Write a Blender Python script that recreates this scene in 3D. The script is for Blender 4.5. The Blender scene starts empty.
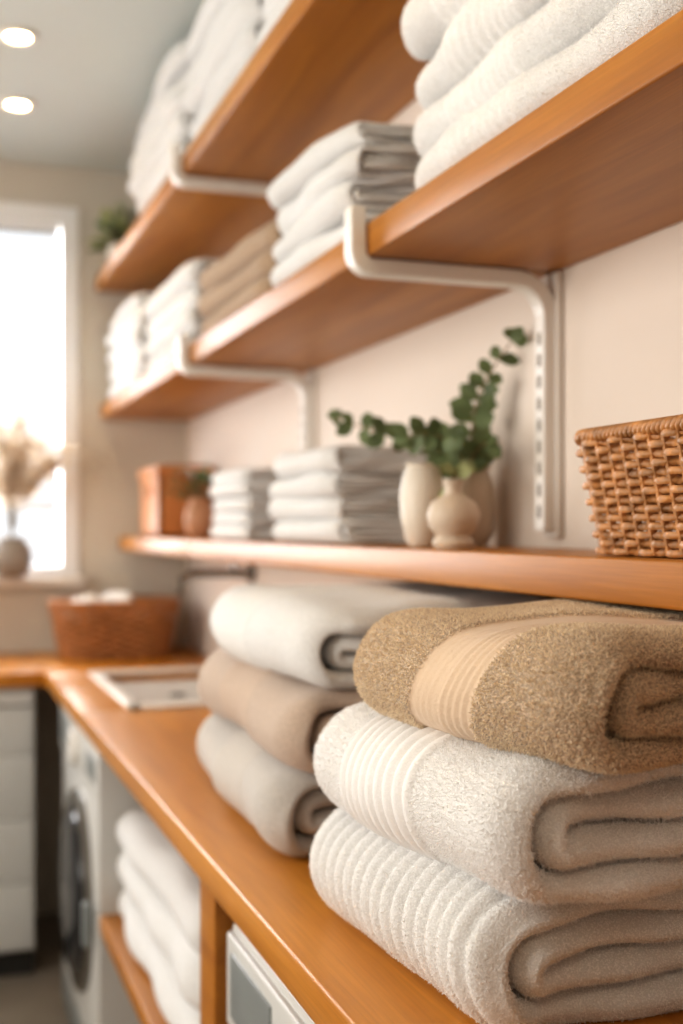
import bpy, math, random
import numpy as np
from mathutils import Vector, Matrix
random.seed(3)
sc = bpy.context.scene
H = 1.32

# ---------------------------------------------------------------- materials
def nt(name):
    m = bpy.data.materials.new(name); m.use_nodes = True
    t = m.node_tree; b = t.nodes['Principled BSDF']
    return m, t, b
def plain(name, col, rough=0.5, metal=0.0, noise=0.06, scale=8, bump=0.0, bscale=200, emis=None, coat=0, trans=0):
    m, t, b = nt(name)
    tc = t.nodes.new('ShaderNodeTexCoord')
    n = t.nodes.new('ShaderNodeTexNoise'); n.inputs['Scale'].default_value = scale; n.inputs['Detail'].default_value = 4
    t.links.new(tc.outputs['Object'], n.inputs['Vector'])
    r = t.nodes.new('ShaderNodeValToRGB')
    c0 = [max(0, c*(1-noise)) for c in col]; c1 = [min(1, c*(1+noise)) for c in col]
    r.color_ramp.elements[0].position = .3; r.color_ramp.elements[1].position = .7
    r.color_ramp.elements[0].color = (*c0, 1); r.color_ramp.elements[1].color = (*c1, 1)
    t.links.new(n.outputs['Fac'], r.inputs['Fac']); t.links.new(r.outputs['Color'], b.inputs['Base Color'])
    b.inputs['Roughness'].default_value = rough; b.inputs['Metallic'].default_value = metal
    if coat: b.inputs['Coat Weight'].default_value = coat
    if bump:
        n2 = t.nodes.new('ShaderNodeTexNoise'); n2.inputs['Scale'].default_value = bscale
        t.links.new(tc.outputs['Object'], n2.inputs['Vector'])
        bp = t.nodes.new('ShaderNodeBump'); bp.inputs['Strength'].default_value = .5; bp.inputs['Distance'].default_value = bump
        t.links.new(n2.outputs['Fac'], bp.inputs['Height']); t.links.new(bp.outputs['Normal'], b.inputs['Normal'])
    if emis:
        b.inputs['Emission Color'].default_value = (*emis[0], 1); b.inputs['Emission Strength'].default_value = emis[1]
    if trans:
        tr = t.nodes.new('ShaderNodeBsdfTranslucent'); t.links.new(r.outputs['Color'], tr.inputs['Color'])
        mx = t.nodes.new('ShaderNodeMixShader'); mx.inputs[0].default_value = trans
        out = t.nodes['Material Output']
        t.links.new(b.outputs[0], mx.inputs[1]); t.links.new(tr.outputs[0], mx.inputs[2]); t.links.new(mx.outputs[0], out.inputs['Surface'])
    return m
def wood(name, cd, cl, rough=.3, coat=.4):
    m, t, b = nt(name)
    tc = t.nodes.new('ShaderNodeTexCoord')
    mp = t.nodes.new('ShaderNodeMapping'); mp.inputs['Scale'].default_value = (14, 1.1, 14)
    t.links.new(tc.outputs['Object'], mp.inputs['Vector'])
    n = t.nodes.new('ShaderNodeTexNoise'); n.inputs['Scale'].default_value = 1.5; n.inputs['Detail'].default_value = 7; n.inputs['Distortion'].default_value = .8
    t.links.new(mp.outputs['Vector'], n.inputs['Vector'])
    r = t.nodes.new('ShaderNodeValToRGB')
    r.color_ramp.elements[0].position = .3; r.color_ramp.elements[1].position = .72
    r.color_ramp.elements[0].color = (*cd, 1); r.color_ramp.elements[1].color = (*cl, 1)
    t.links.new(n.outputs['Fac'], r.inputs['Fac'])
    mp2 = t.nodes.new('ShaderNodeMapping'); mp2.inputs['Scale'].default_value = (90, 3, 90)
    t.links.new(tc.outputs['Object'], mp2.inputs['Vector'])
    n2 = t.nodes.new('ShaderNodeTexNoise'); n2.inputs['Scale'].default_value = 3; n2.inputs['Detail'].default_value = 4
    t.links.new(mp2.outputs['Vector'], n2.inputs['Vector'])
    mx = t.nodes.new('ShaderNodeMix'); mx.data_type = 'RGBA'; mx.blend_type = 'MULTIPLY'; mx.inputs['Factor'].default_value = .35
    t.links.new(r.outputs['Color'], mx.inputs[6]); t.links.new(n2.outputs['Fac'], mx.inputs[7])
    t.links.new(mx.outputs[2], b.inputs['Base Color'])
    b.inputs['Specular IOR Level'].default_value = .35
    b.inputs['Roughness'].default_value = rough; b.inputs['Coat Weight'].default_value = coat; b.inputs['Coat Roughness'].default_value = .3
    bp = t.nodes.new('ShaderNodeBump'); bp.inputs['Strength'].default_value = .12; bp.inputs['Distance'].default_value = .001
    t.links.new(n2.outputs['Fac'], bp.inputs['Height']); t.links.new(bp.outputs['Normal'], b.inputs['Normal'])
    return m
def terry(name, col, var=.25, dist=.0010, vs=520, sheen=.2, band=None):
    m, t, b = nt(name)
    tc = t.nodes.new('ShaderNodeTexCoord')
    nz = t.nodes.new('ShaderNodeTexNoise'); nz.inputs['Scale'].default_value = vs*.8; nz.inputs['Detail'].default_value = 2
    v = t.nodes.new('ShaderNodeTexVoronoi'); v.inputs['Scale'].default_value = vs
    n3 = t.nodes.new('ShaderNodeTexNoise'); n3.inputs['Scale'].default_value = 60; n3.inputs['Detail'].default_value = 5
    for x in (nz, v, n3): t.links.new(tc.outputs['Object'], x.inputs['Vector'])
    ma = t.nodes.new('ShaderNodeMath'); ma.operation = 'SUBTRACT'
    t.links.new(nz.outputs['Fac'], ma.inputs[0]); t.links.new(v.outputs['Distance'], ma.inputs[1])
    r = t.nodes.new('ShaderNodeValToRGB')
    r.color_ramp.elements[0].position = -.0; r.color_ramp.elements[1].position = .4
    r.color_ramp.elements[0].color = (*[c*(1-var) for c in col], 1); r.color_ramp.elements[1].color = (*[min(1, c*(1+var*.3)) for c in col], 1)
    t.links.new(ma.outputs[0], r.inputs['Fac'])
    at = t.nodes.new('ShaderNodeAttribute'); at.attribute_name = 'flatband'
    mc = t.nodes.new('ShaderNodeMix'); mc.data_type = 'RGBA'
    t.links.new(at.outputs['Fac'], mc.inputs['Factor']); t.links.new(r.outputs['Color'], mc.inputs[6])
    mc.inputs[7].default_value = (*(band or [min(1, c*1.0) for c in col]), 1)
    t.links.new(mc.outputs[2], b.inputs['Base Color'])
    b.inputs['Roughness'].default_value = .95; b.inputs['Specular IOR Level'].default_value = .15
    b.inputs['Sheen Weight'].default_value = sheen; b.inputs['Sheen Roughness'].default_value = .6
    inv = t.nodes.new('ShaderNodeMath'); inv.operation = 'MULTIPLY_ADD'; inv.inputs[1].default_value = -.35; inv.inputs[2].default_value = .5
    t.links.new(at.outputs['Fac'], inv.inputs[0])
    bp = t.nodes.new('ShaderNodeBump'); bp.inputs['Distance'].default_value = dist
    t.links.new(inv.outputs[0], bp.inputs['Strength'])
    t.links.new(ma.outputs[0], bp.inputs['Height'])
    bp2 = t.nodes.new('ShaderNodeBump'); bp2.inputs['Strength'].default_value = .3; bp2.inputs['Distance'].default_value = .003
    t.links.new(n3.outputs['Fac'], bp2.inputs['Height']); t.links.new(bp.outputs['Normal'], bp2.inputs['Normal'])
    t.links.new(bp2.outputs['Normal'], b.inputs['Normal'])
    return m
def loopmat(name, col, var):
    """material of the raised terry loops: each loop slightly lighter or darker"""
    m, t, b = nt(name)
    h = t.nodes.new('ShaderNodeHairInfo'); r = t.nodes.new('ShaderNodeValToRGB')
    r.color_ramp.elements[0].color = (*[c*(1-var) for c in col], 1); r.color_ramp.elements[1].color = (*[min(1, c*(1+var)) for c in col], 1)
    t.links.new(h.outputs['Random'], r.inputs['Fac']); t.links.new(r.outputs['Color'], b.inputs['Base Color'])
    b.inputs['Roughness'].default_value = .9; b.inputs['Specular IOR Level'].default_value = .1
    return m

M_wood = wood('honey_wood', (.40, .142, .015), (.58, .235, .030), rough=.42, coat=.08)
M_woodc = wood('counter_wood', (.52, .195, .020), (.72, .30, .040), rough=.36, coat=.15)
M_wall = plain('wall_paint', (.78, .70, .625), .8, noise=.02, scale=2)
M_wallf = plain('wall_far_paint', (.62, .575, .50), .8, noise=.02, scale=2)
M_ceil = plain('ceiling_paint', (.62, .66, .63), .8, noise=.02, scale=2)
M_floor = plain('floor_tile', (.26, .22, .18), .4, noise=.12, scale=5)
M_white = plain('white_metal', (.80, .77, .72), .35, noise=.02)
M_app = plain('appliance_white', (.64, .64, .62), .3, noise=.02)
M_appd = plain('appliance_grey', (.22, .24, .24), .35, noise=.03)
M_dark = plain('dark_void', (.03, .028, .025), .6)
M_glassd = plain('door_glass_dark', (.02, .022, .025), .12, noise=.1)
M_chrome = plain('brushed_metal', (.28, .27, .25), .25, 1.0, noise=.04)
M_frame = plain('window_frame_white', (.84, .85, .86), .4, noise=.01)
M_blind = plain('blind_slat', (.56, .60, .64), .5, noise=.01, trans=.1)
M_ttw = terry('terry_white', (.93, .92, .91), var=.16)
M_ttw2 = terry('terry_white_cool', (.87, .865, .855), var=.2, dist=.0014)
M_ttb = terry('terry_beige', (.78, .60, .44), var=.45, dist=.0022, vs=400, band=(.72, .55, .40))
M_ttt = terry('terry_tan', (.62, .49, .40), var=.25)
M_ttg = terry('terry_grey', (.60, .565, .53), var=.2)
M_ttlt = terry('terry_dark_beige', (.48, .34, .23), var=.2)
M_lpw = loopmat('terry_loop_white', (.95, .94, .93), .05)
M_lpb = loopmat('terry_loop_beige', (.88, .70, .53), .24)
M_wick = plain('wicker', (.46, .22, .08), .42, noise=.4, scale=60, bump=.001, bscale=400)
M_wick2 = plain('wicker_dark', (.40, .17, .055), .55, noise=.3, scale=40)
M_box = plain('tan_leather_box', (.50, .20, .065), .45, noise=.12, scale=10)
M_cerw = plain('ceramic_cream', (.72, .66, .57), .4, noise=.05, bump=.0006, bscale=60)
M_cerb = plain('ceramic_beige', (.60, .50, .40), .5, noise=.08, bump=.0008, bscale=80)
M_terra = plain('terracotta_pot', (.52, .27, .15), .6, noise=.1)
M_cerg = plain('ceramic_grey', (.30, .27, .24), .6, noise=.1)
M_leaf = plain('eucalyptus_leaf', (.15, .20, .09), .5, noise=.35, scale=30, trans=.25)
M_leafl = plain('pale_leaf', (.42, .46, .22), .5, noise=.2, scale=30, trans=.2)
M_stem = plain('stem', (.20, .14, .06), .6)
M_pamp = plain('pampas_plume', (.72, .62, .50), .9, noise=.15, scale=30, trans=.4)
M_lamp = plain('lamp_glow', (1, .9, .75), .5, emis=((1, .82, .55), 16))
M_trim = plain('trim_white', (.74, .70, .64), .5, noise=.02)
M_groove = plain('seam_shadow_gap', (.20, .17, .14), .8)
M_cloth = plain('white_cloth', (.72, .68, .62), .9, noise=.04)
M_basin = plain('sink_basin', (.54, .52, .48), .3, noise=.03)

# ---------------------------------------------------------------- mesh helpers
class MB:
    def __init__(s): s.v = []; s.f = []; s.m = []; s.mats = []
    def mi(s, mat):
        if mat not in s.mats: s.mats.append(mat)
        return s.mats.index(mat)
    def add(s, V, F, mat):
        o = len(s.v); i = s.mi(mat)
        s.v += [tuple(map(float, p)) for p in V]
        s.f += [tuple(int(a)+o for a in f) for f in F]; s.m += [i]*len(F)
    def box(s, x0, x1, y0, y1, z0, z1, mat, bev=0.0):
        if bev <= 0:
            V = [(x, y, z) for x in (x0, x1) for y in (y0, y1) for z in (z0, z1)]
            F = [(0, 1, 3, 2), (4, 6, 7, 5), (0, 4, 5, 1), (2, 3, 7, 6), (0, 2, 6, 4), (1, 5, 7, 3)]
            s.add(V, F, mat); return
        import bmesh
        bm = bmesh.new(); bmesh.ops.create_cube(bm, size=1)
        for v in bm.verts:
            v.co = Vector(((x0+x1)/2+v.co.x*(x1-x0), (y0+y1)/2+v.co.y*(y1-y0), (z0+z1)/2+v.co.z*(z1-z0)))
        bmesh.ops.bevel(bm, geom=bm.edges[:], offset=bev, segments=3, affect='EDGES', profile=.5)
        bm.verts.index_update()
        s.add([v.co[:] for v in bm.verts], [[v.index for v in f.verts] for f in bm.faces], mat); bm.free()
    def lathe(s, prof, mat, c=(0, 0, 0), n=32, axis='z', ribs=0, ra=0.0):
        V = []; F = []
        for (r, z) in prof:
            for k in range(n):
                a = 2*math.pi*k/n; rr = r*(1+ra*math.cos(ribs*a))
                p = (rr*math.cos(a), rr*math.sin(a), z)
                if axis == 'x': p = (z, rr*math.cos(a), rr*math.sin(a))
                if axis == 'y': p = (rr*math.cos(a), z, rr*math.sin(a))
                V.append((p[0]+c[0], p[1]+c[1], p[2]+c[2]))
        for i in range(len(prof)-1):
            for k in range(n):
                a = i*n+k; b = i*n+(k+1) % n
                F.append((a, b, b+n, a+n))
        F.append(tuple(range(n-1, -1, -1))); F.append(tuple((len(prof)-1)*n+k for k in range(n)))
        s.add(V, F, mat)
    def tube(s, P, r, mat, n=6, closed=False, taper=1.0, sx=1.0):
        P = [Vector(p) for p in P]; V = []; F = []; N = len(P)
        for i, p in enumerate(P):
            if closed: t = P[(i+1) % N]-P[i-1]
            else: t = P[min(i+1, N-1)]-P[max(i-1, 0)]
            t.normalize()
            up = Vector((0, 0, 1)) if abs(t.z) < .9 else Vector((1, 0, 0))
            a = t.cross(up).normalized(); b = a.cross(t).normalized()
            rr = r*(1+(taper-1)*i/max(1, N-1))
            for k in range(n):
                an = 2*math.pi*k/n
                V.append(p+a*math.cos(an)*rr*sx+b*math.sin(an)*rr)
        for i in range(N if closed else N-1):
            j = (i+1) % N
            for k in range(n):
                F.append((i*n+k, i*n+(k+1) % n, j*n+(k+1) % n, j*n+k))
        if not closed:
            F.append(tuple(range(n-1, -1, -1))); F.append(tuple((N-1)*n+k for k in range(n)))
        s.add(V, F, mat)
    def obj(s, name, smooth=True, parent=None, angle=40):
        me = bpy.data.meshes.new(name); me.from_pydata(s.v, [], s.f)
        for m in s.mats: me.materials.append(m)
        me.polygons.foreach_set('material_index', s.m)
        me.update()
        import bmesh
        bm = bmesh.new(); bm.from_mesh(me); bmesh.ops.recalc_face_normals(bm, faces=bm.faces)
        if smooth:
            for f in bm.faces: f.smooth = True
            for e in bm.edges:
                if len(e.link_faces) == 2 and e.calc_face_angle(0) > math.radians(angle): e.smooth = False
        bm.to_mesh(me); bm.free()
        o = bpy.data.objects.new(name, me); sc.collection.objects.link(o)
        if parent: o.parent = parent
        return o

# ---------------------------------------------------------------- towels
def towel_arrays(L, W, Ht, seed=0, ribs=None, ds=.01, dy=.012, puff=.004, skew=0.0, gap=.97, lean=0.0, topvis=False):
    rng = np.random.RandomState(seed)
    t = Ht/4.0
    def arc(cx, cz, r, a0, a1, n=14, sx=1.0):
        a = np.radians(np.linspace(a0, a1, n)); return [(cx+r*sx*math.cos(q), cz+r*math.sin(q)) for q in a]
    p = [(L, .5*t)]
    p += arc(1.55*t, 2*t, 1.5*t, 270, 90, 20)
    xr = L-.6*t
    p += arc(xr, 3*t, .5*t, 90, -90, 8)
    xi = 1.75*t+rng.uniform(0, .5)*t
    p += arc(xi, 2*t, .5*t, 90, 270, 8)
    p += [(L-.2*t, 1.5*t)]
    p = np.array(p)
    s = np.concatenate([[0], np.cumsum(np.hypot(*np.diff(p, axis=0).T))])
    n = int(s[-1]/ds)+1
    u = np.linspace(0, s[-1], n)
    P = np.stack([np.interp(u, s, p[:, 0]), np.interp(u, s, p[:, 1])], 1)
    T = np.gradient(P, axis=0); T /= np.linalg.norm(T, axis=1)[:, None]+1e-9
    for _ in range(2):
        T[1:-1] = (T[:-2]+T[1:-1]+T[2:])/3
    T /= np.linalg.norm(T, axis=1)[:, None]+1e-9
    N = np.stack([-T[:, 1], T[:, 0]], 1)
    e = .75*t
    ye = e*np.array([0, .03, .09, .18, .30, .46, .64, .83])
    mid = np.linspace(e*1.05, W-e*1.05, max(4, int((W-2.1*e)/dy)))
    ys = np.concatenate([ye, mid, W-ye[::-1]])
    k = len(ys)
    dist = np.minimum(ys, W-ys)/e
    f = np.sqrt(np.clip(1-(1-np.minimum(dist, 1))**2, .02, 1))
    hh = .5*t*gap*f[:, None]
    ysh = .005*np.sin(u*23+rng.uniform(0, 6))+.004*np.sin(u*51+rng.uniform(0, 6))
    hv = hh*(1+.05*np.sin(u[None, :]*37+ys[:, None]*19+rng.uniform(0, 6)))
    outer = np.zeros((k, n)); flat = np.zeros((k, n))
    ulim = (L-1.5*t)*2+1.5*math.pi*t
    if ribs is not None:
        o_, fl = ribs(ys[:, None]-skew*(u[None, :]-L)+.003*np.sin(u[None, :]*9), u[None, :])
        w = f[:, None]*np.clip((ulim-u[None, :])/.05, 0, 1)
        outer = o_*w; flat = fl*w
    A = P[None]+N[None]*(hv+outer)[..., None]
    B = P[None]-N[None]*hv[..., None]
    ring = np.concatenate([A, B[:, ::-1]], 1)
    fl2 = np.concatenate([flat, np.zeros_like(flat)], 1)
    # where the pile shows : outer fold, (top), and the near folded end
    va = ((u > L-2.6*t) & (u < (ulim if topvis else L+4.5*t)))[None, :] & (flat < .7)
    vn = (ys < .05)[:, None] | (va & False)
    vis = np.concatenate([va | vn, (vn & np.ones((k, n), bool))], 1)
    X = ring[..., 0]; Z = ring[..., 1]
    Y = ys[:, None]+np.concatenate([ysh, ysh[::-1]])[None]*np.ones_like(X)
    zz = np.clip(Z/Ht, 0, 1)
    dX = np.zeros_like(X); dZ = np.zeros_like(X); dY = np.zeros_like(X)
    for i in range(9):
        kk = rng.normal(0, 1, 3); kk = kk/np.linalg.norm(kk)*rng.uniform(9, 42)
        ph = rng.uniform(0, 6.3, 3); a = puff*11/(8+np.linalg.norm(kk))
        q = kk[0]*X+kk[1]*Y+kk[2]*Z*.6
        dX += a*np.sin(q+ph[0]); dZ += a*.8*np.sin(q+ph[1]); dY += a*.6*np.sin(q+ph[2])
    dz_w = np.clip(zz*1.6, 0, 1)
    end = np.clip(1-np.minimum(Y, W-Y)/(.05), 0, 1)**2
    left = np.clip(1-X/(2.2*t), 0, 1)
    Xn = X+dX+.018*end*left*0.9+lean*Z
    Zn = Z+dZ*dz_w-Z*.10*end-Z*.06*left
    Zn = np.maximum(Zn, 0.0)
    Yn = Y+dY
    m = 2*n
    V = np.stack([Xn, Yn, Zn], -1).reshape(-1, 3)
    idx = np.arange(k*m).reshape(k, m)
    a = idx[:-1, :]; b = np.roll(idx, -1, 1)[:-1]; c = np.roll(idx, -1, 1)[1:]; d = idx[1:, :]
    F = np.stack([a, b, c, d], -1).reshape(-1, 4)
    i = np.arange(n-1)
    c0 = np.stack([idx[0, i], idx[0, m-1-i], idx[0, m-2-i], idx[0, i+1]], -1)
    c1 = np.stack([idx[-1, i], idx[-1, i+1], idx[-1, m-2-i], idx[-1, m-1-i]], -1)
    F = np.concatenate([F, c0, c1])
    return V, F, fl2.reshape(-1), vis.reshape(-1)
def np_obj(name, parts, mats):
    Vs = []; Fs = []; Fl = []; Vi = []; o = 0
    for V, F, fl, vis in parts:
        Vs.append(V); Fs.append(F+o); Fl.append(fl); Vi.append(vis); o += len(V)
    V = np.concatenate(Vs); F = np.concatenate(Fs); fl = np.concatenate(Fl); vis = np.concatenate(Vi)
    me = bpy.data.meshes.new(name)
    me.vertices.add(len(V)); me.vertices.foreach_set('co', V.astype(np.float32).ravel())
    me.loops.add(F.size); me.loops.foreach_set('vertex_index', F.astype(np.int32).ravel())
    me.polygons.add(len(F)); me.polygons.foreach_set('loop_start', np.arange(0, F.size, 4, dtype=np.int32))
    me.polygons.foreach_set('loop_total', np.full(len(F), 4, dtype=np.int32))
    for m in mats: me.materials.append(m)
    me.polygons.foreach_set('use_smooth', np.ones(len(F), dtype=bool))
    me.update(calc_edges=True)
    at = me.attributes.new('flatband', 'FLOAT', 'POINT'); at.data.foreach_set('value', fl.astype(np.float32))
    me.validate()
    import bmesh
    bm = bmesh.new(); bm.from_mesh(me); bmesh.ops.recalc_face_normals(bm, faces=bm.faces); bm.to_mesh(me); bm.free()
    ob = bpy.data.objects.new(name, me); sc.collection.objects.link(ob)
    if len(mats) > 1:
        g = ob.vertex_groups.new(name='pile'); g.add([int(q) for q in np.nonzero(vis)[0]], 1.0, 'REPLACE')
    return ob
def towel(name, x, y, z, L, W, Ht, mat, rot=0, loops=None, **kw):
    o = np_obj(name, [towel_arrays(L, W, Ht, **kw)], [mat]+([loops] if loops else [])); o.location = (x, y, z); o.rotation_euler = (0, 0, math.radians(rot)); return o
def stack(name, x, y, z, L, W, hs, mat, seed=0, jit=.01, loops=None, **kw):
    parts = []; cz = 0; rng = np.random.RandomState(seed+100)
    for i, h in enumerate(hs):
        V, F, fl, vi = towel_arrays(L, W, h, seed=seed*10+i, **kw)
        a = rng.uniform(-1, 1)*jit*1.5; c, s_ = math.cos(a), math.sin(a)
        V = V.copy(); x0 = V[:, 0].copy(); V[:, 0] = c*x0-s_*V[:, 1]; V[:, 1] = s_*x0+c*V[:, 1]
        V[:, 0] += rng.uniform(0, 1)*jit; V[:, 1] += rng.uniform(-1, 1)*jit; V[:, 2] += cz; cz += h*.95
        parts.append((V, F, fl, vi))
    o = np_obj(name, parts, [mat]+([loops] if loops else [])); o.location = (x, y, z); return o
def fuzz(o, count, ln, seed=1, rad=.8):
    md = o.modifiers.new('terry_pile', 'PARTICLE_SYSTEM'); ps = md.particle_system; s = ps.settings
    s.type = 'HAIR'; s.count = count; s.hair_length = ln; s.use_advanced_hair = True
    s.factor_random = ln*.4; s.hair_step = 3; s.render_step = 2; s.display_step = 2
    s.root_radius = rad; s.tip_radius = rad*.8; s.radius_scale = .001; s.material = 2; ps.seed = seed
    s.emit_from = 'FACE'; s.use_modifier_stack = False; s.distribution = 'RAND'
    ps.vertex_group_density = 'pile'

# ---------------------------------------------------------------- room shell
XW = .894; YF = 4.2; XL = -1.7; YB = -1.6; ZC = H+1.235
def shell(name, *b, mat):
    m = MB(); m.box(*b, mat); return m.obj(name, smooth=False)
shell('floor', XL-.1, XW+.1, YB-.1, YF+.1, -.05, 0, mat=M_floor)
shell('ceiling', XL-.1, XW+.1, YB-.1, YF+.1, ZC, ZC+.05, mat=M_ceil)
shell('wall_right', XW, XW+.1, YB-.1, YF+.1, 0, ZC, mat=M_wall)
shell('wall_back', XL-.1, XW, YB-.1, YB, 0, ZC, mat=M_wall)
WX0, WX1, WZ0, WZ1 = -.75, .513, H-.165, H+1.10
m = MB()
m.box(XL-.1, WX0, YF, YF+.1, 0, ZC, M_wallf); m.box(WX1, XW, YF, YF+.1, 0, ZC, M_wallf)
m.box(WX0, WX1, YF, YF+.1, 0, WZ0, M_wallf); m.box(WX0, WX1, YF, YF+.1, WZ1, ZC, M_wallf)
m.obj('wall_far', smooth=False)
m = MB()
LY0, LY1, LZ0, LZ1 = .5, 2.9, .85, 2.4  # unseen opening, added so side light reaches the towels
m.box(XL-.1, XL, YB, LY0, 0, ZC, M_wall); m.box(XL-.1, XL, LY1, YF, 0, ZC, M_wall)
m.box(XL-.1, XL, LY0, LY1, 0, LZ0, M_wall); m.box(XL-.1, XL, LY0, LY1, LZ1, ZC, M_wall)
m.obj('wall_left', smooth=False)
m = MB()
for yy in (LY0, (LY0+LY1)/2-.03, LY1-.05): m.box(XL-.08, XL-.02, yy, yy+.05, LZ0+.05, LZ1-.05, M_frame)
m.box(XL-.08, XL-.02, LY0, LY1, LZ0, LZ0+.05, M_frame); m.box(XL-.08, XL-.02, LY0, LY1, LZ1-.05, LZ1, M_frame)
m.obj('added_left_window', smooth=False)  # frame of the added, out-of-view left opening
m = MB()
fw = .060
m.box(WX1-fw, WX1-.001, YF-.012, YF+.09, WZ0+fw*.6, WZ1-fw, M_frame); m.box(WX0+.001, WX0+fw, YF-.012, YF+.09, WZ0+fw*.6, WZ1-fw, M_frame)
m.box(WX0+.001, WX1-.001, YF-.012, YF+.09, WZ1-fw, WZ1-.001, M_frame); m.box(WX0+.001, WX1-.001, YF-.012, YF+.09, WZ0+.001, WZ0+fw*.6, M_frame)
m.box(-.14, -.10, YF+.04, YF+.08, WZ0+fw*.6, WZ1-fw, M_frame)
win = m.obj('window_1', smooth=False)
m = MB(); m.box(WX0-.05, WX1+.012, YF-.075, YF-.013, WZ0-.03, WZ0, M_trim, .005); m.obj('trim_1')
m = MB()
z = WZ1-.06
m.box(WX0+.065, WX1-.065, YF+.0, YF+.035, WZ1-.085, WZ1-.061, M_frame)
while z > H+.10:
    z -= .040
    V = [(WX0+.065, YF+.006, z), (WX1-.065, YF+.006, z), (WX1-.065, YF+.022, z+.024), (WX0+.065, YF+.022, z+.024)]
    V2 = [(a, b, c+.0012) for a, b, c in V]
    m.add(V+V2, [(0, 1, 2, 3), (7, 6, 5, 4), (0, 4, 5, 1), (1, 5, 6, 2), (2, 6, 7, 3), (3, 7, 4, 0)], M_blind)
for xx in (.40, .1, -.4): m.box(xx, xx+.003, YF+.015, YF+.018, z, WZ1-.065, M_frame)
m.box(WX0+.065, WX1-.065, YF+.005, YF+.03, z-.02, z-.005, M_frame)
m.obj('window_blind', smooth=False)

# ---------------------------------------------------------------- counter
CZ = H-.42; CX = .345; CT = .042
m = MB()
SX0, SX1, SY0, SY1 = .47, .80, 2.78, 3.45
b = .004
m.box(CX, XW-.001, YB+.01, SY0, CZ-CT, CZ, M_woodc, b)
m.box(CX, SX0, SY0-.006, SY1+.006, CZ-CT, CZ, M_woodc, b)
m.box(SX1, XW-.001, SY0-.006, SY1+.006, CZ-CT, CZ, M_woodc, b)
m.box(CX, XW-.001, SY1, YF-.001, CZ-CT, CZ, M_woodc, b)
m.box(XL+.01, CX+.006, 3.587, YF-.001, CZ-CT, CZ, M_woodc, b)
m.box(.362, .40, 1.535, 1.62, .0, CZ-CT, M_wood, .003)
m.box(.40, .88, 1.56, 1.60, .0, CZ-CT, M_wood)
m.box(.362, .88, 1.62, 2.60, .455, .49, M_wood, .003)
m.box(.362, .88, 2.602, 2.622, .0, CZ-CT, M_app)
m.obj('wooden_countertop')
m = MB()
m.box(SX0-.02, SX0+.012, SY0-.02, SY1+.02, CZ+.001, CZ+.012, M_white, .004); m.box(SX1-.012, SX1+.02, SY0-.02, SY1+.02, CZ+.001, CZ+.012, M_white, .004)
m.box(SX0-.02, SX1+.02, SY0-.02, SY0+.012, CZ+.001, CZ+.012, M_white, .004); m.box(SX0-.02, SX1+.02, SY1-.012, SY1+.02, CZ+.001, CZ+.012, M_white, .004)
m.box(SX0+.002, SX1-.002, SY0+.002, SY1-.002, CZ-.036, CZ-.018, M_basin)
m.lathe([(.0, CZ-.017), (.022, CZ-.017), (.022, CZ-.014), (.0, CZ-.014)], M_chrome, c=((SX0+SX1)/2, 3.1, 0), n=20)
m.obj('laundry_sink')
m = MB()
m.lathe([(.028, 0), (.028, -.012), (.012, -.02)], M_chrome, c=(XW-.001, 3.30, H-.13), axis='x', n=18)
m.tube([(XW-.01, 3.30, H-.13), (.80, 3.33, H-.128), (.73, 3.355, H-.13), (.70, 3.36, H-.145), (.695, 3.362, H-.19)], .012, M_chrome, n=10)
m.tube([(.84, 3.315, H-.12), (.84, 3.315, H-.085), (.80, 3.30, H-.075)], .007, M_chrome, n=8)
m.obj('wall_faucet')
m = MB()
m.box(XL+.02, .318, 3.63, YF-.002, .08, CZ-CT-.001, M_app)
m.box(XL+.02, .318, 3.66, YF-.002, .0, .08, M_dark)
zs = [.09, .28, .47, .66, CZ-CT-.012]
for i in range(4):
    for x0, x1 in ((-.26, .312), (-.86, -.27), (-1.66, -.87)):
        m.box(x0, x1, 3.608, 3.63, zs[i]+.001, zs[i+1]-.001, M_app, .001)
m.box(-.26, .312, 3.603, 3.609, .80, .806, M_chrome)
m.obj('base_cabinet')

def washer(name, y0, y1, top):
    m = MB(); x0 = .375
    m.box(x0, .87, y0, y1, .015, top, M_app, .012)
    cy = (y0+y1)/2; cz = top*.50
    m.box(x0-.008, x0+.01, y0+.01, y1-.01, top-.13, top-.012, M_app, .005)
    m.box(x0-.011, x0-.004, y0+.05, y0+.2, top-.10, top-.045, M_appd, .003)
    m.box(x0-.011, x0-.004, y1-.22, y1-.04, top-.11, top-.03, M_appd, .003)
    m.lathe([(.045, 0), (.045, -.016), (.038, -.022), (.0, -.022)], M_white, c=(x0-.004, cy, top-.07), axis='x', n=24)
    R = .245
    m.lathe([(R, .0), (R, -.010), (R-.010, -.018), (R-.035, -.018), (R-.045, -.010)], M_chrome, c=(x0, cy, cz), axis='x', n=48)
    m.lathe([(R-.036, -.010), (R-.045, -.026), (R-.07, -.036), (.06, -.042), (.001, -.044)], M_glassd, c=(x0, cy, cz), axis='x', n=48)
    m.box(x0-.030, x0-.014, y0+.085, y0+.115, cz-.05, cz+.05, M_appd, .005)
    m.box(x0-.002, x0+.02, y0+.01, y1-.01, .015, .10, M_appd, .003)
    for yy in (y0+.05, y1-.05):
        for xx in (.42, .82): m.lathe([(.02, 0), (.02, .02)], M_dark, c=(xx, yy, 0), n=12)
    return m.obj(name)
washer('washing_machine', 2.65, 3.42, CZ-CT-.01)
washer('washing_machine', .85, 1.50, H-.50)

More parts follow.
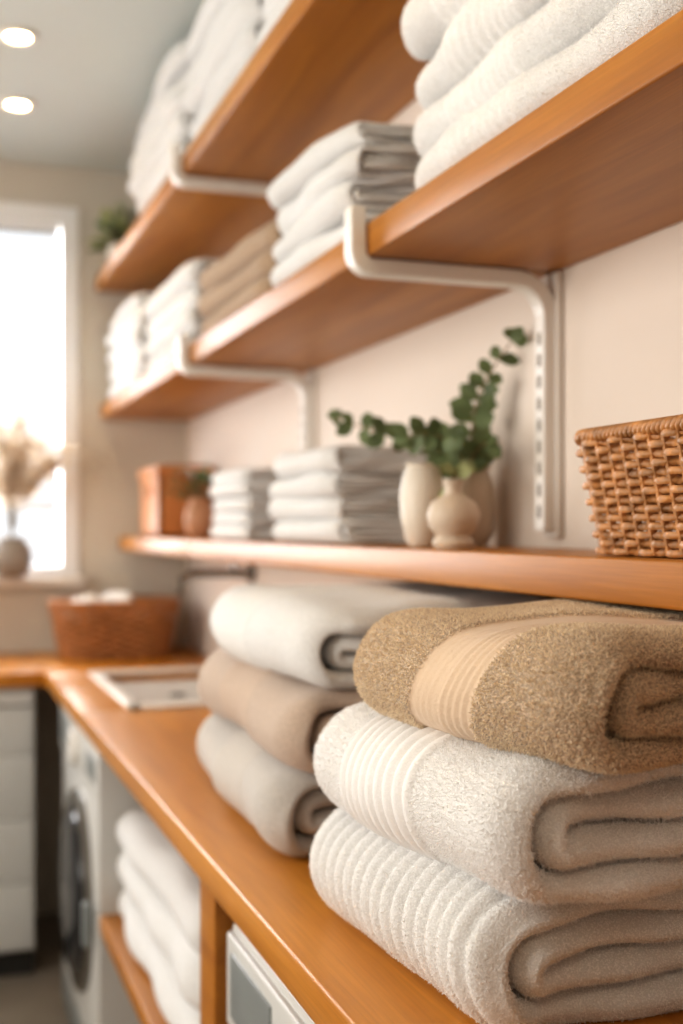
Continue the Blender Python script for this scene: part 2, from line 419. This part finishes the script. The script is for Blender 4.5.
# ---------------------------------------------------------------- shelves
ST = .046
BY = [2.75, 1.58, .40]
ZA = H+.818; ZB = H+.380; ZL = H-.0757
for nm, X0, zb in (('upper_wall_shelf', .572, ZA), ('middle_wall_shelf', .588, ZB)):
    mm = MB()
    for (y0, y1) in ((BY[0]+.003, YF-.002), (BY[1]+.003, BY[0]-.003), (-1.2, BY[1]-.003)):
        mm.box(X0, XW-.001, y0, y1, zb, zb+ST, M_wood, .0035)
    mm.obj(nm)
mm = MB()
for (y0, y1) in ((BY[0]+.3, YF-.002), (-1.2, BY[0]+.297)):
    mm.box(.652, XW-.001, y0, y1, ZL, ZL+ST, M_wood, .0035)
mm.obj('lower_wall_shelf')

def bracket(name, y, xf, zb, down):
    m = MB(); w = .015; th = .0115
    zt = zb+ST
    pts = []
    xl = xf-th-.002; zu = zb-th-.003; xr = XW-.018
    pts.append((xl, zt+.022))
    r = .022
    for k in range(9):
        a = math.pi+k/8*math.pi/2; pts.append((xl+r+r*math.cos(a), zu+r+r*math.sin(a)))
    R = .055
    for k in range(13):
        a = math.pi/2-k/12*math.pi/2; pts.append((xr-R+R*math.cos(a), zu-R+R*math.sin(a)))
    pts.append((xr, zb-down))
    n = len(pts); V = []; F = []
    for i, (px, pz) in enumerate(pts):
        a = pts[max(0, i-1)]; c = pts[min(n-1, i+1)]
        tx, tz = c[0]-a[0], c[1]-a[1]; l = math.hypot(tx, tz); nx, nz = -tz/l, tx/l
        for sx, sy in ((1, -1), (1, 1), (-1, 1), (-1, -1)):
            V.append((px+nx*th*sx, y+w*sy, pz+nz*th*sx))
    for i in range(n-1):
        for k in range(4): F.append((i*4+k, i*4+(k+1) % 4, i*4+4+(k+1) % 4, i*4+4+k))
    F.append((0, 1, 2, 3)); F.append(tuple(4*(n-1)+k for k in (3, 2, 1, 0)))
    m.add(V, F, M_white)
    m.box(XW-.012, XW-.001, y-.022, y+.022, zb-down-.01, zb-.002, M_white, .003)
    z = zb-.10
    while z > zb-down+.02:
        m.box(xr-th-.0012, xr-th+.004, y-.005, y+.005, z-.010, z+.010, M_groove); z -= .032
    o = m.obj(name, angle=30)
    md = o.modifiers.new('bev', 'BEVEL'); md.width = .003; md.segments = 3; md.limit_method = 'ANGLE'; md.angle_limit = math.radians(50)
    return o
for y in BY:
    bracket('shelf_bracket', y, .588, ZB, .385)
    bracket('shelf_bracket', y, .572, ZA, .30)

# ---------------------------------------------------------------- foreground towels
def sstep(x): x = np.clip(x, 0, 1); return x*x*(3-2*x)
def ribs_wide(y, u):
    r = np.abs(np.sin(math.pi*y/.0225))**.7
    return -.003+.0085*r, np.full_like(r, .3)
def mk_band(a, b, per=.017, amp=.0045, fl=.5):
    def fn(y, u):
        msk = sstep((y-a)/.006)*sstep((b-y)/.006)
        r = np.abs(np.sin(math.pi*(y-a)/per))**.7
        return msk*(-.003+amp*r), msk*fl
    return fn
def ribs_flat(y, u):
    a, b_ = .125, .235
    msk = sstep((y-a)/.006)*sstep((b_-y)/.006)
    g = (np.abs(np.sin(math.pi*(y-a)/.011))**.6)
    strong = sstep((a+.06-y)/.006)
    return msk*(-.0035+g*(.0010+.0018*strong)), msk
hk = dict(ds=.004, dy=.0022)
t1 = towel('folded_bath_towel', .428, .870, CZ+.001, .42, .395, .122, M_ttw2, rot=3, loops=M_lpw, seed=11, ribs=ribs_wide, puff=.004, **hk)
t2 = towel('folded_bath_towel', .436, .838, CZ+.114, .42, .402, .122, M_ttw, rot=5, loops=M_lpw, seed=12, ribs=mk_band(.14, .30, per=.018, amp=.0072, fl=.75), puff=.0045, **hk)
t3 = towel('folded_bath_towel', .464, .795, CZ+.228, .40, .370, .110, M_ttb, rot=7, loops=M_lpb, seed=15, ribs=ribs_flat, puff=.0045, skew=-.35, topvis=True, **hk)
fuzz(t1, 60000, .0009, 1, .45); fuzz(t2, 75000, .0012, 2, .5); fuzz(t3, 140000, .0014, 3, .6)
hk2 = dict(ds=.006, dy=.004)
t4 = towel('folded_bath_towel', .418, 1.43, CZ+.001, .36, .56, .118, M_ttg, rot=-2, seed=21, ribs=mk_band(.16, .36, .025, .0065), puff=.006, **hk2)
t5 = towel('folded_bath_towel', .430, 1.41, CZ+.112, .38, .55, .112, M_ttt, rot=-1, seed=22, ribs=mk_band(.18, .38, .025, .0065), puff=.006, **hk2)
t6 = towel('folded_bath_towel', .442, 1.40, CZ+.218, .38, .54, .108, M_ttw2, rot=-1, seed=23, ribs=mk_band(.22, .42, .025, .0065), puff=.006, **hk2)

# ---------------------------------------------------------------- towels on shelves
zt = ZB+ST+.001
k3 = dict(ds=.008, dy=.008)
t7 = stack('towel_stack', .60, .86, zt, .28, .62, [.07, .065, .07, .075], M_ttw2, seed=1, jit=.012, puff=.008, loops=M_lpw, ds=.008, dy=.005, ribs=mk_band(.30, .50, .02, .006))
fuzz(t7, 130000, .0011, 7, .5)
stack('towel_stack', .595, 1.68, zt, .28, .43, [.055, .05, .055, .045], M_ttw2, seed=2, jit=.012, puff=.006, **k3)
stack('towel_stack', .60, 2.15, zt, .27, .55, [.05, .055, .06], M_ttlt, seed=3, jit=.01)
stack('towel_stack', .60, 2.82, zt, .27, .62, [.055, .06, .055, .06], M_ttw2, seed=4, jit=.01)
stack('towel_stack', .60, 3.55, zt, .27, .58, [.06, .065, .06, .065, .04], M_ttw2, seed=5, jit=.01)
zt = ZA+ST+.001
stack('towel_stack', .59, 2.90, zt, .28, .68, [.06, .06, .055, .06, .06, .05], M_ttw2, seed=6, jit=.015, puff=.007)
stack('towel_stack', .59, 2.25, zt, .28, .60, [.07, .06, .07, .06, .06], M_ttw2, seed=7, jit=.015, puff=.007)
stack('towel_stack', .59, 1.70, zt, .28, .50, [.08, .07, .08, .07], M_ttw2, seed=8, jit=.015)
zt = ZL+ST+.001
stack('towel_stack', .675, 2.60, zt, .21, .34, [.036, .034, .036, .034, .034], M_ttw2, seed=9, jit=.006, puff=.002)
stack('towel_stack', .675, 2.02, zt, .21, .38, [.046, .044, .046, .05], M_ttw2, seed=10, jit=.012, puff=.004)
stack('towel_stack', .385, 1.80, .491, .40, .76, [.08, .08, .08], M_ttw2, seed=12, jit=.01, puff=.007)

# ---------------------------------------------------------------- wicker
def rrect(hx, hy, r, n):
    pts = []
    for cx, cy, a0 in ((hx-r, hy-r, 0), (-hx+r, hy-r, 90), (-hx+r, -hy+r, 180), (hx-r, -hy+r, 270)):
        for k in range(13):
            a = math.radians(a0+k*90/12); pts.append((cx+r*math.cos(a), cy+r*math.sin(a), math.cos(a), math.sin(a)))
    pts.append(pts[0]); P = np.array(pts)
    s = np.concatenate([[0], np.cumsum(np.hypot(np.diff(P[:, 0]), np.diff(P[:, 1])))])
    q = np.linspace(0, s[-1], n, endpoint=False)
    return np.stack([np.interp(q, s, P[:, i]) for i in range(4)], 1)
def basket(name, cx, cy, z0, hx, hy, r, h, flare, rows, stakes, wr, mat, cloth=False):
    m = MB(); per = 6; n = stakes*per
    base = rrect(hx, hy, r, n)
    def pos(i, z, off):
        g = flare*z/h; p = base[i % n]
        return (cx+p[0]+p[2]*(g+off), cy+p[1]+p[3]*(g+off), z0+z)
    for k in range(rows):
        z = wr+(h-2*wr)*(k/(rows-1)); P = []
        for i in range(n):
            off = wr*1.25*math.sin(math.pi*(i/per)+math.pi*(k % 2))
            P.append(pos(i, z+random.uniform(-.0004, .0004), off))
        m.tube(P, wr*1.04, mat, n=6, closed=True)
    for j in range(stakes):
        i = j*per
        m.tube([pos(i, 0.002, 0), pos(i, h/2, 0), pos(i, h, 0)], wr*1.1, mat, n=6)
    for ph in (0, 2.1, 4.2):
        P = []
        N = n*2
        b2 = rrect(hx, hy, r, N)
        turns = stakes
        for i in range(N):
            a = 2*math.pi*turns*i/N+ph; g = flare+wr*1.1*math.cos(a)
            P.append((cx+b2[i][0]+b2[i][2]*g, cy+b2[i][1]+b2[i][3]*g, z0+h+wr+wr*1.1*math.sin(a)))
        m.tube(P, wr*1.05, mat, n=6, closed=True)
    b3 = rrect(hx, hy, r, 48); V = [(cx+p[0], cy+p[1], z0+.003) for p in b3]; m.add(V, [tuple(range(48))], mat)
    V = [(cx+p[0]*.97, cy+p[1]*.97, z0+.006) for p in b3]; m.add(V, [tuple(range(48))], mat)
    if cloth:
        V = []; F = []; K = 18
        rng = random.Random(5)
        for i in range(K+1):
            for j in range(K+1):
                a = i/K*2-1; c = j/K*2-1
                x = a*(hx+flare*.8)*.90; y = c*(hy+flare*.8)*.90
                e = max(abs(a), abs(c))
                V.append((cx+x, cy+y, z0+h*.80+.058*(1-e**3)*(1 if a < .25 else .45)+.014*math.sin(a*7+c*3)+rng.uniform(-.008, .008)))
        for i in range(K):
            for j in range(K): F.append((i*(K+1)+j, (i+1)*(K+1)+j, (i+1)*(K+1)+j+1, i*(K+1)+j+1))
        m.add(V, F, M_cloth)
    return m.obj(name, angle=60)
basket('wicker_basket', .778, .975, ZL+ST+.001, .088, .172, .04, .122, .024, 14, 41, .0040, M_wick)
basket('oval_wicker_basket', .60, 3.96, CZ+.002, .165, .115, .09, .17, .035, 15, 28, .0058, M_wick2, cloth=True)

# ---------------------------------------------------------------- lower-shelf objects
z0 = ZL+ST+.001
m = MB()
bx0, bx1, by0, by1 = .685, .86, 3.64, 3.95; hb = .22
for a in ((bx0, bx0+.012, by0, by1), (bx1-.012, bx1, by0, by1), (bx0, bx1, by0, by0+.012), (bx0, bx1, by1-.012, by1)):
    m.box(*a, z0, z0+hb, M_box, .002)
m.box(bx0, bx1, by0, by1, z0, z0+.01, M_box)
m.box(bx0-.006, bx1+.006, by0-.006, by1+.006, z0+hb-.035, z0+hb, M_box, .004)
m.box(bx0+.012, bx1-.012, by0+.012, by1-.012, z0+hb-.001, z0+hb+.004, M_wick2)
m.box(bx0-.009, bx0, (by0+by1)/2-.03, (by0+by1)/2+.03, z0+hb-.09, z0+hb-.06, M_wick2, .003)
m.obj('storage_box')

def leaf(m, c, d, up, L, Wd, mat, fold=.15):
    c = Vector(c); d = Vector(d).normalized(); s = d.cross(Vector(up)).normalized(); nrm = s.cross(d)
    prof = [(0, .05), (.12, .45), (.3, .85), (.5, 1), (.7, .88), (.88, .5), (1, .03)]
    V = []; F = []
    for t, w in prof:
        p = c+d*L*t+nrm*(-.18*L*t*t)
        V += [p-s*Wd*w*.5+nrm*fold*Wd*w*.5, p, p+s*Wd*w*.5+nrm*fold*Wd*w*.5]
    for i in range(len(prof)-1):
        a = i*3; F += [(a, a+1, a+4, a+3), (a+1, a+2, a+5, a+4)]
    m.add(V, F, mat)
def bez(p0, p1, p2, p3, n=14):
    P = [Vector(q) for q in (p0, p1, p2, p3)]
    return [P[0]*(1-t)**3+P[1]*3*t*(1-t)**2+P[2]*3*t*t*(1-t)+P[3]*t**3 for t in [i/(n-1) for i in range(n)]]

m = MB()
pv = (.745, 3.34, z0)
m.lathe([(.022, 0), (.036, .012), (.042, .045), (.038, .08), (.026, .10), (.030, .115), (.024, .113), (.02, .09)], M_terra, c=pv, n=28)
rng = random.Random(8)
for i in range(46):
    a = rng.uniform(0, 6.28); e = rng.uniform(.1, 1.3)
    d = Vector((math.cos(a)*math.cos(e), math.sin(a)*math.cos(e), math.sin(e)))
    q = Vector(pv)+Vector((0, 0, .11))
    m.tube([q-Vector((0, 0, .01)), q+d*.06], .0015, M_stem, n=4)
    leaf(m, q+d*.05, d, (0, 0, 1) if abs(d.z) < .9 else (1, 0, 0), rng.uniform(.045, .07), .034, M_wick2 if i % 5 == 0 else M_leaf)
m.obj('small_potted_plant')

m = MB()
m.lathe([(.018, 0), (.026, .01), (.033, .045), (.035, .075), (.031, .105), (.024, .122), (.027, .128), (.022, .126), (.019, .11)], M_cerw, c=(.728, 1.70, z0), n=40)
m.obj('cream_vase')
m = MB()
m.lathe([(.026, 0), (.030, .008), (.024, .018), (.034, .032), (.037, .048), (.031, .064), (.014, .075), (.011, .085), (.015, .095), (.012, .094), (.008, .08)], M_cerb, c=(.700, 1.525, z0), n=40)
m.obj('pedestal_bud_vase')
m = MB()
vc = Vector((.832, 1.755, z0))
m.lathe([(.03, 0), (.040, .02), (.044, .06), (.040, .10), (.032, .12), (.036, .128), (.030, .126), (.026, .105)], M_cerb, c=vc, n=60, ribs=20, ra=.02)
rng = random.Random(4)
def euc(pts, n, size, lm=M_leaf):
    m.tube(pts, .0028, M_stem, n=6, taper=.4)
    for i in range(n):
        t = .12+.88*i/(n-1); k = min(len(pts)-2, int(t*(len(pts)-1))); fr = t*(len(pts)-1)-k
        p = pts[k].lerp(pts[k+1], fr); tg = (pts[k+1]-pts[k]).normalized()
        for sgn in (1, -1):
            side = tg.cross(Vector((.5, 1, 0.1))).normalized()*sgn
            side.rotate(Matrix.Rotation(rng.uniform(-.9, .9), 3, tg))
            d = (side+tg*rng.uniform(.3, .8)+Vector((0, 0, -.15))).normalized()
            sz = size*(1.1-.45*t)*rng.uniform(.8, 1.15)
            leaf(m, p, d, Vector((-.6+rng.uniform(-.5, .5), -1, rng.uniform(-.4, .6))), sz, sz*.75, lm)
    leaf(m, pts[-1], (pts[-1]-pts[-2]), (-.5, -1, .3), size*.6, size*.5, lm)
top = vc+Vector((0, 0, .12))
euc(bez(top, top+Vector((.0, -.03, .10)), (.822, 1.74, H+.20), (.864, 1.665, H+.29)), 9, .043)
euc(bez(top, (.79, 1.76, H+.15), (.72, 1.84, H+.14), (.67, 1.93, H+.19)), 9, .042)
euc(bez(top, (.80, 1.74, H+.14), (.77, 1.74, H+.16), (.73, 1.76, H+.145)), 6, .044)
euc(bez(top, (.80, 1.74, H+.13), (.77, 1.70, H+.12), (.74, 1.65, H+.115)), 5, .044)
euc(bez(top, (.82, 1.72, H+.12), (.82, 1.68, H+.13), (.81, 1.64, H+.13)), 4, .042)
euc(bez(top, (.79, 1.70, H+.12), (.765, 1.66, H+.09), (.75, 1.64, H+.06)), 4, .042, M_leafl)
m.obj('eucalyptus_vase')

m = MB(); pc = Vector((.635, 4.06, ZA+ST+.001))
m.lathe([(.03, 0), (.042, .06), (.044, .085), (.038, .083), (.036, .06)], M_cerw, c=pc, n=24)
for i in range(90):
    a = rng.uniform(0, 6.28); e = rng.uniform(-.1, 1.4)
    d = Vector((math.cos(a)*math.cos(e)*.8, math.sin(a)*math.cos(e), math.sin(e)*1.3))
    q = pc+Vector((0, 0, .09)); m.tube([q, q+d*.06], .0015, M_stem, n=4)
    leaf(m, q+d*rng.uniform(.02, .08), d, (0, .2, 1) if abs(d.z) < .9 else (1, 0, 0), .055, .038, M_leaf if i % 2 else M_leafl)
m.obj('potted_plant')

m = MB(); vc2 = Vector((.283, YF-.045, WZ0+.001))
m.lathe([(.035, 0), (.06, .02), (.07, .06), (.064, .105), (.045, .125), (.05, .135), (.042, .13), (.04, .11)], M_cerg, c=vc2-Vector((.0, .045, 0)), n=28)
vt = vc2+Vector((0, -.045, .12))
for i in range(14):
    dx = rng.uniform(-.12, .18); dy = rng.uniform(-.13, -.0); hz = rng.uniform(.22, .38)
    P = bez(vt, vt+Vector((dx*.1, dy*.1, .12)), vt+Vector((dx*.6, dy*.6, hz)), vt+Vector((dx, dy, hz+.02)), 10)
    m.tube(P, .0018, M_stem, n=4)
    for j in range(110):
        k = rng.uniform(3.5, 8.99); p = P[int(k)].lerp(P[int(k)+1], k-int(k))
        d = Vector((rng.gauss(0, 1), rng.gauss(0, 1), rng.gauss(.5, .7))).normalized()
        leaf(m, p, d, (0.3, 1, .2), rng.uniform(.03, .055), .007, M_pamp)
m.obj('pampas_vase')

# ---------------------------------------------------------------- downlights
for (x, y) in ((.23, 3.10), (.266, 3.60), (.23, 1.2)):
    m = MB()
    m.lathe([(.028, ZC-.004), (.032, ZC-.010), (.046, ZC-.008), (.050, ZC-.001)], M_white, c=(x, y, 0), n=32)
    m.lathe([(.0005, ZC-.006), (.029, ZC-.006)], M_lamp, c=(x, y, 0), n=32)
    m.obj('recessed_downlight')

# ---------------------------------------------------------------- lights
def area(name, loc, rot, sx, sy, e, col):
    l = bpy.data.lights.new(name, 'AREA'); l.shape = 'RECTANGLE'; l.size = sx; l.size_y = sy; l.energy = e; l.color = col
    o = bpy.data.objects.new(name, l); sc.collection.objects.link(o); o.location = loc; o.rotation_euler = [math.radians(a) for a in rot]; return o
area('daylight_far_window', ((WX0+WX1)/2, YF+.35, (WZ0+WZ1)/2), (-90, 0, 0), 1.6, 1.6, 105, (.98, .97, .98))
area('left_fill_light', (XL-.12, (LY0+LY1)/2, (LZ0+LZ1)/2), (0, -90, 0), 1.5, 2.4, 44, (1, .92, .81))  # added fill light outside the invented left opening
area('ceiling_fill_light', (-.5, -.5, ZC-.03), (0, 0, 0), .8, .8, 5, (1, .82, .62))  # added fill for the near front faces, no fixture here
for (x, y) in ((.23, 3.10), (.266, 3.60), (.23, 1.2)):
    l = bpy.data.lights.new('downlight_beam', 'SPOT'); l.energy = 7; l.spot_size = 2.2; l.spot_blend = .8; l.color = (1, .80, .56); l.shadow_soft_size = .04
    o = bpy.data.objects.new('downlight_beam', l); sc.collection.objects.link(o); o.location = (x, y, ZC-.03)
w = bpy.data.worlds.new('sky'); sc.world = w; w.use_nodes = True
w.node_tree.nodes['Background'].inputs[0].default_value = (.95, .97, 1, 1); w.node_tree.nodes['Background'].inputs[1].default_value = 1.1
sc.view_settings.view_transform = 'Standard'
try: sc.view_settings.look = 'Medium High Contrast'
except Exception as ex: print('look', ex)

# ---------------------------------------------------------------- camera
cam = bpy.data.cameras.new('camera'); co = bpy.data.objects.new('camera', cam); sc.collection.objects.link(co)
co.location = (0, 0, H); co.rotation_euler = (math.radians(90), 0, -math.atan(421/1200))
cam.sensor_fit = 'VERTICAL'; cam.sensor_height = 36; cam.sensor_width = 24; cam.lens = 1200/1024*36; cam.shift_y = 16/1024
cam.clip_start = .02
cam.dof.use_dof = True; cam.dof.focus_distance = 1.06; cam.dof.aperture_fstop = 2.8
sc.camera = co
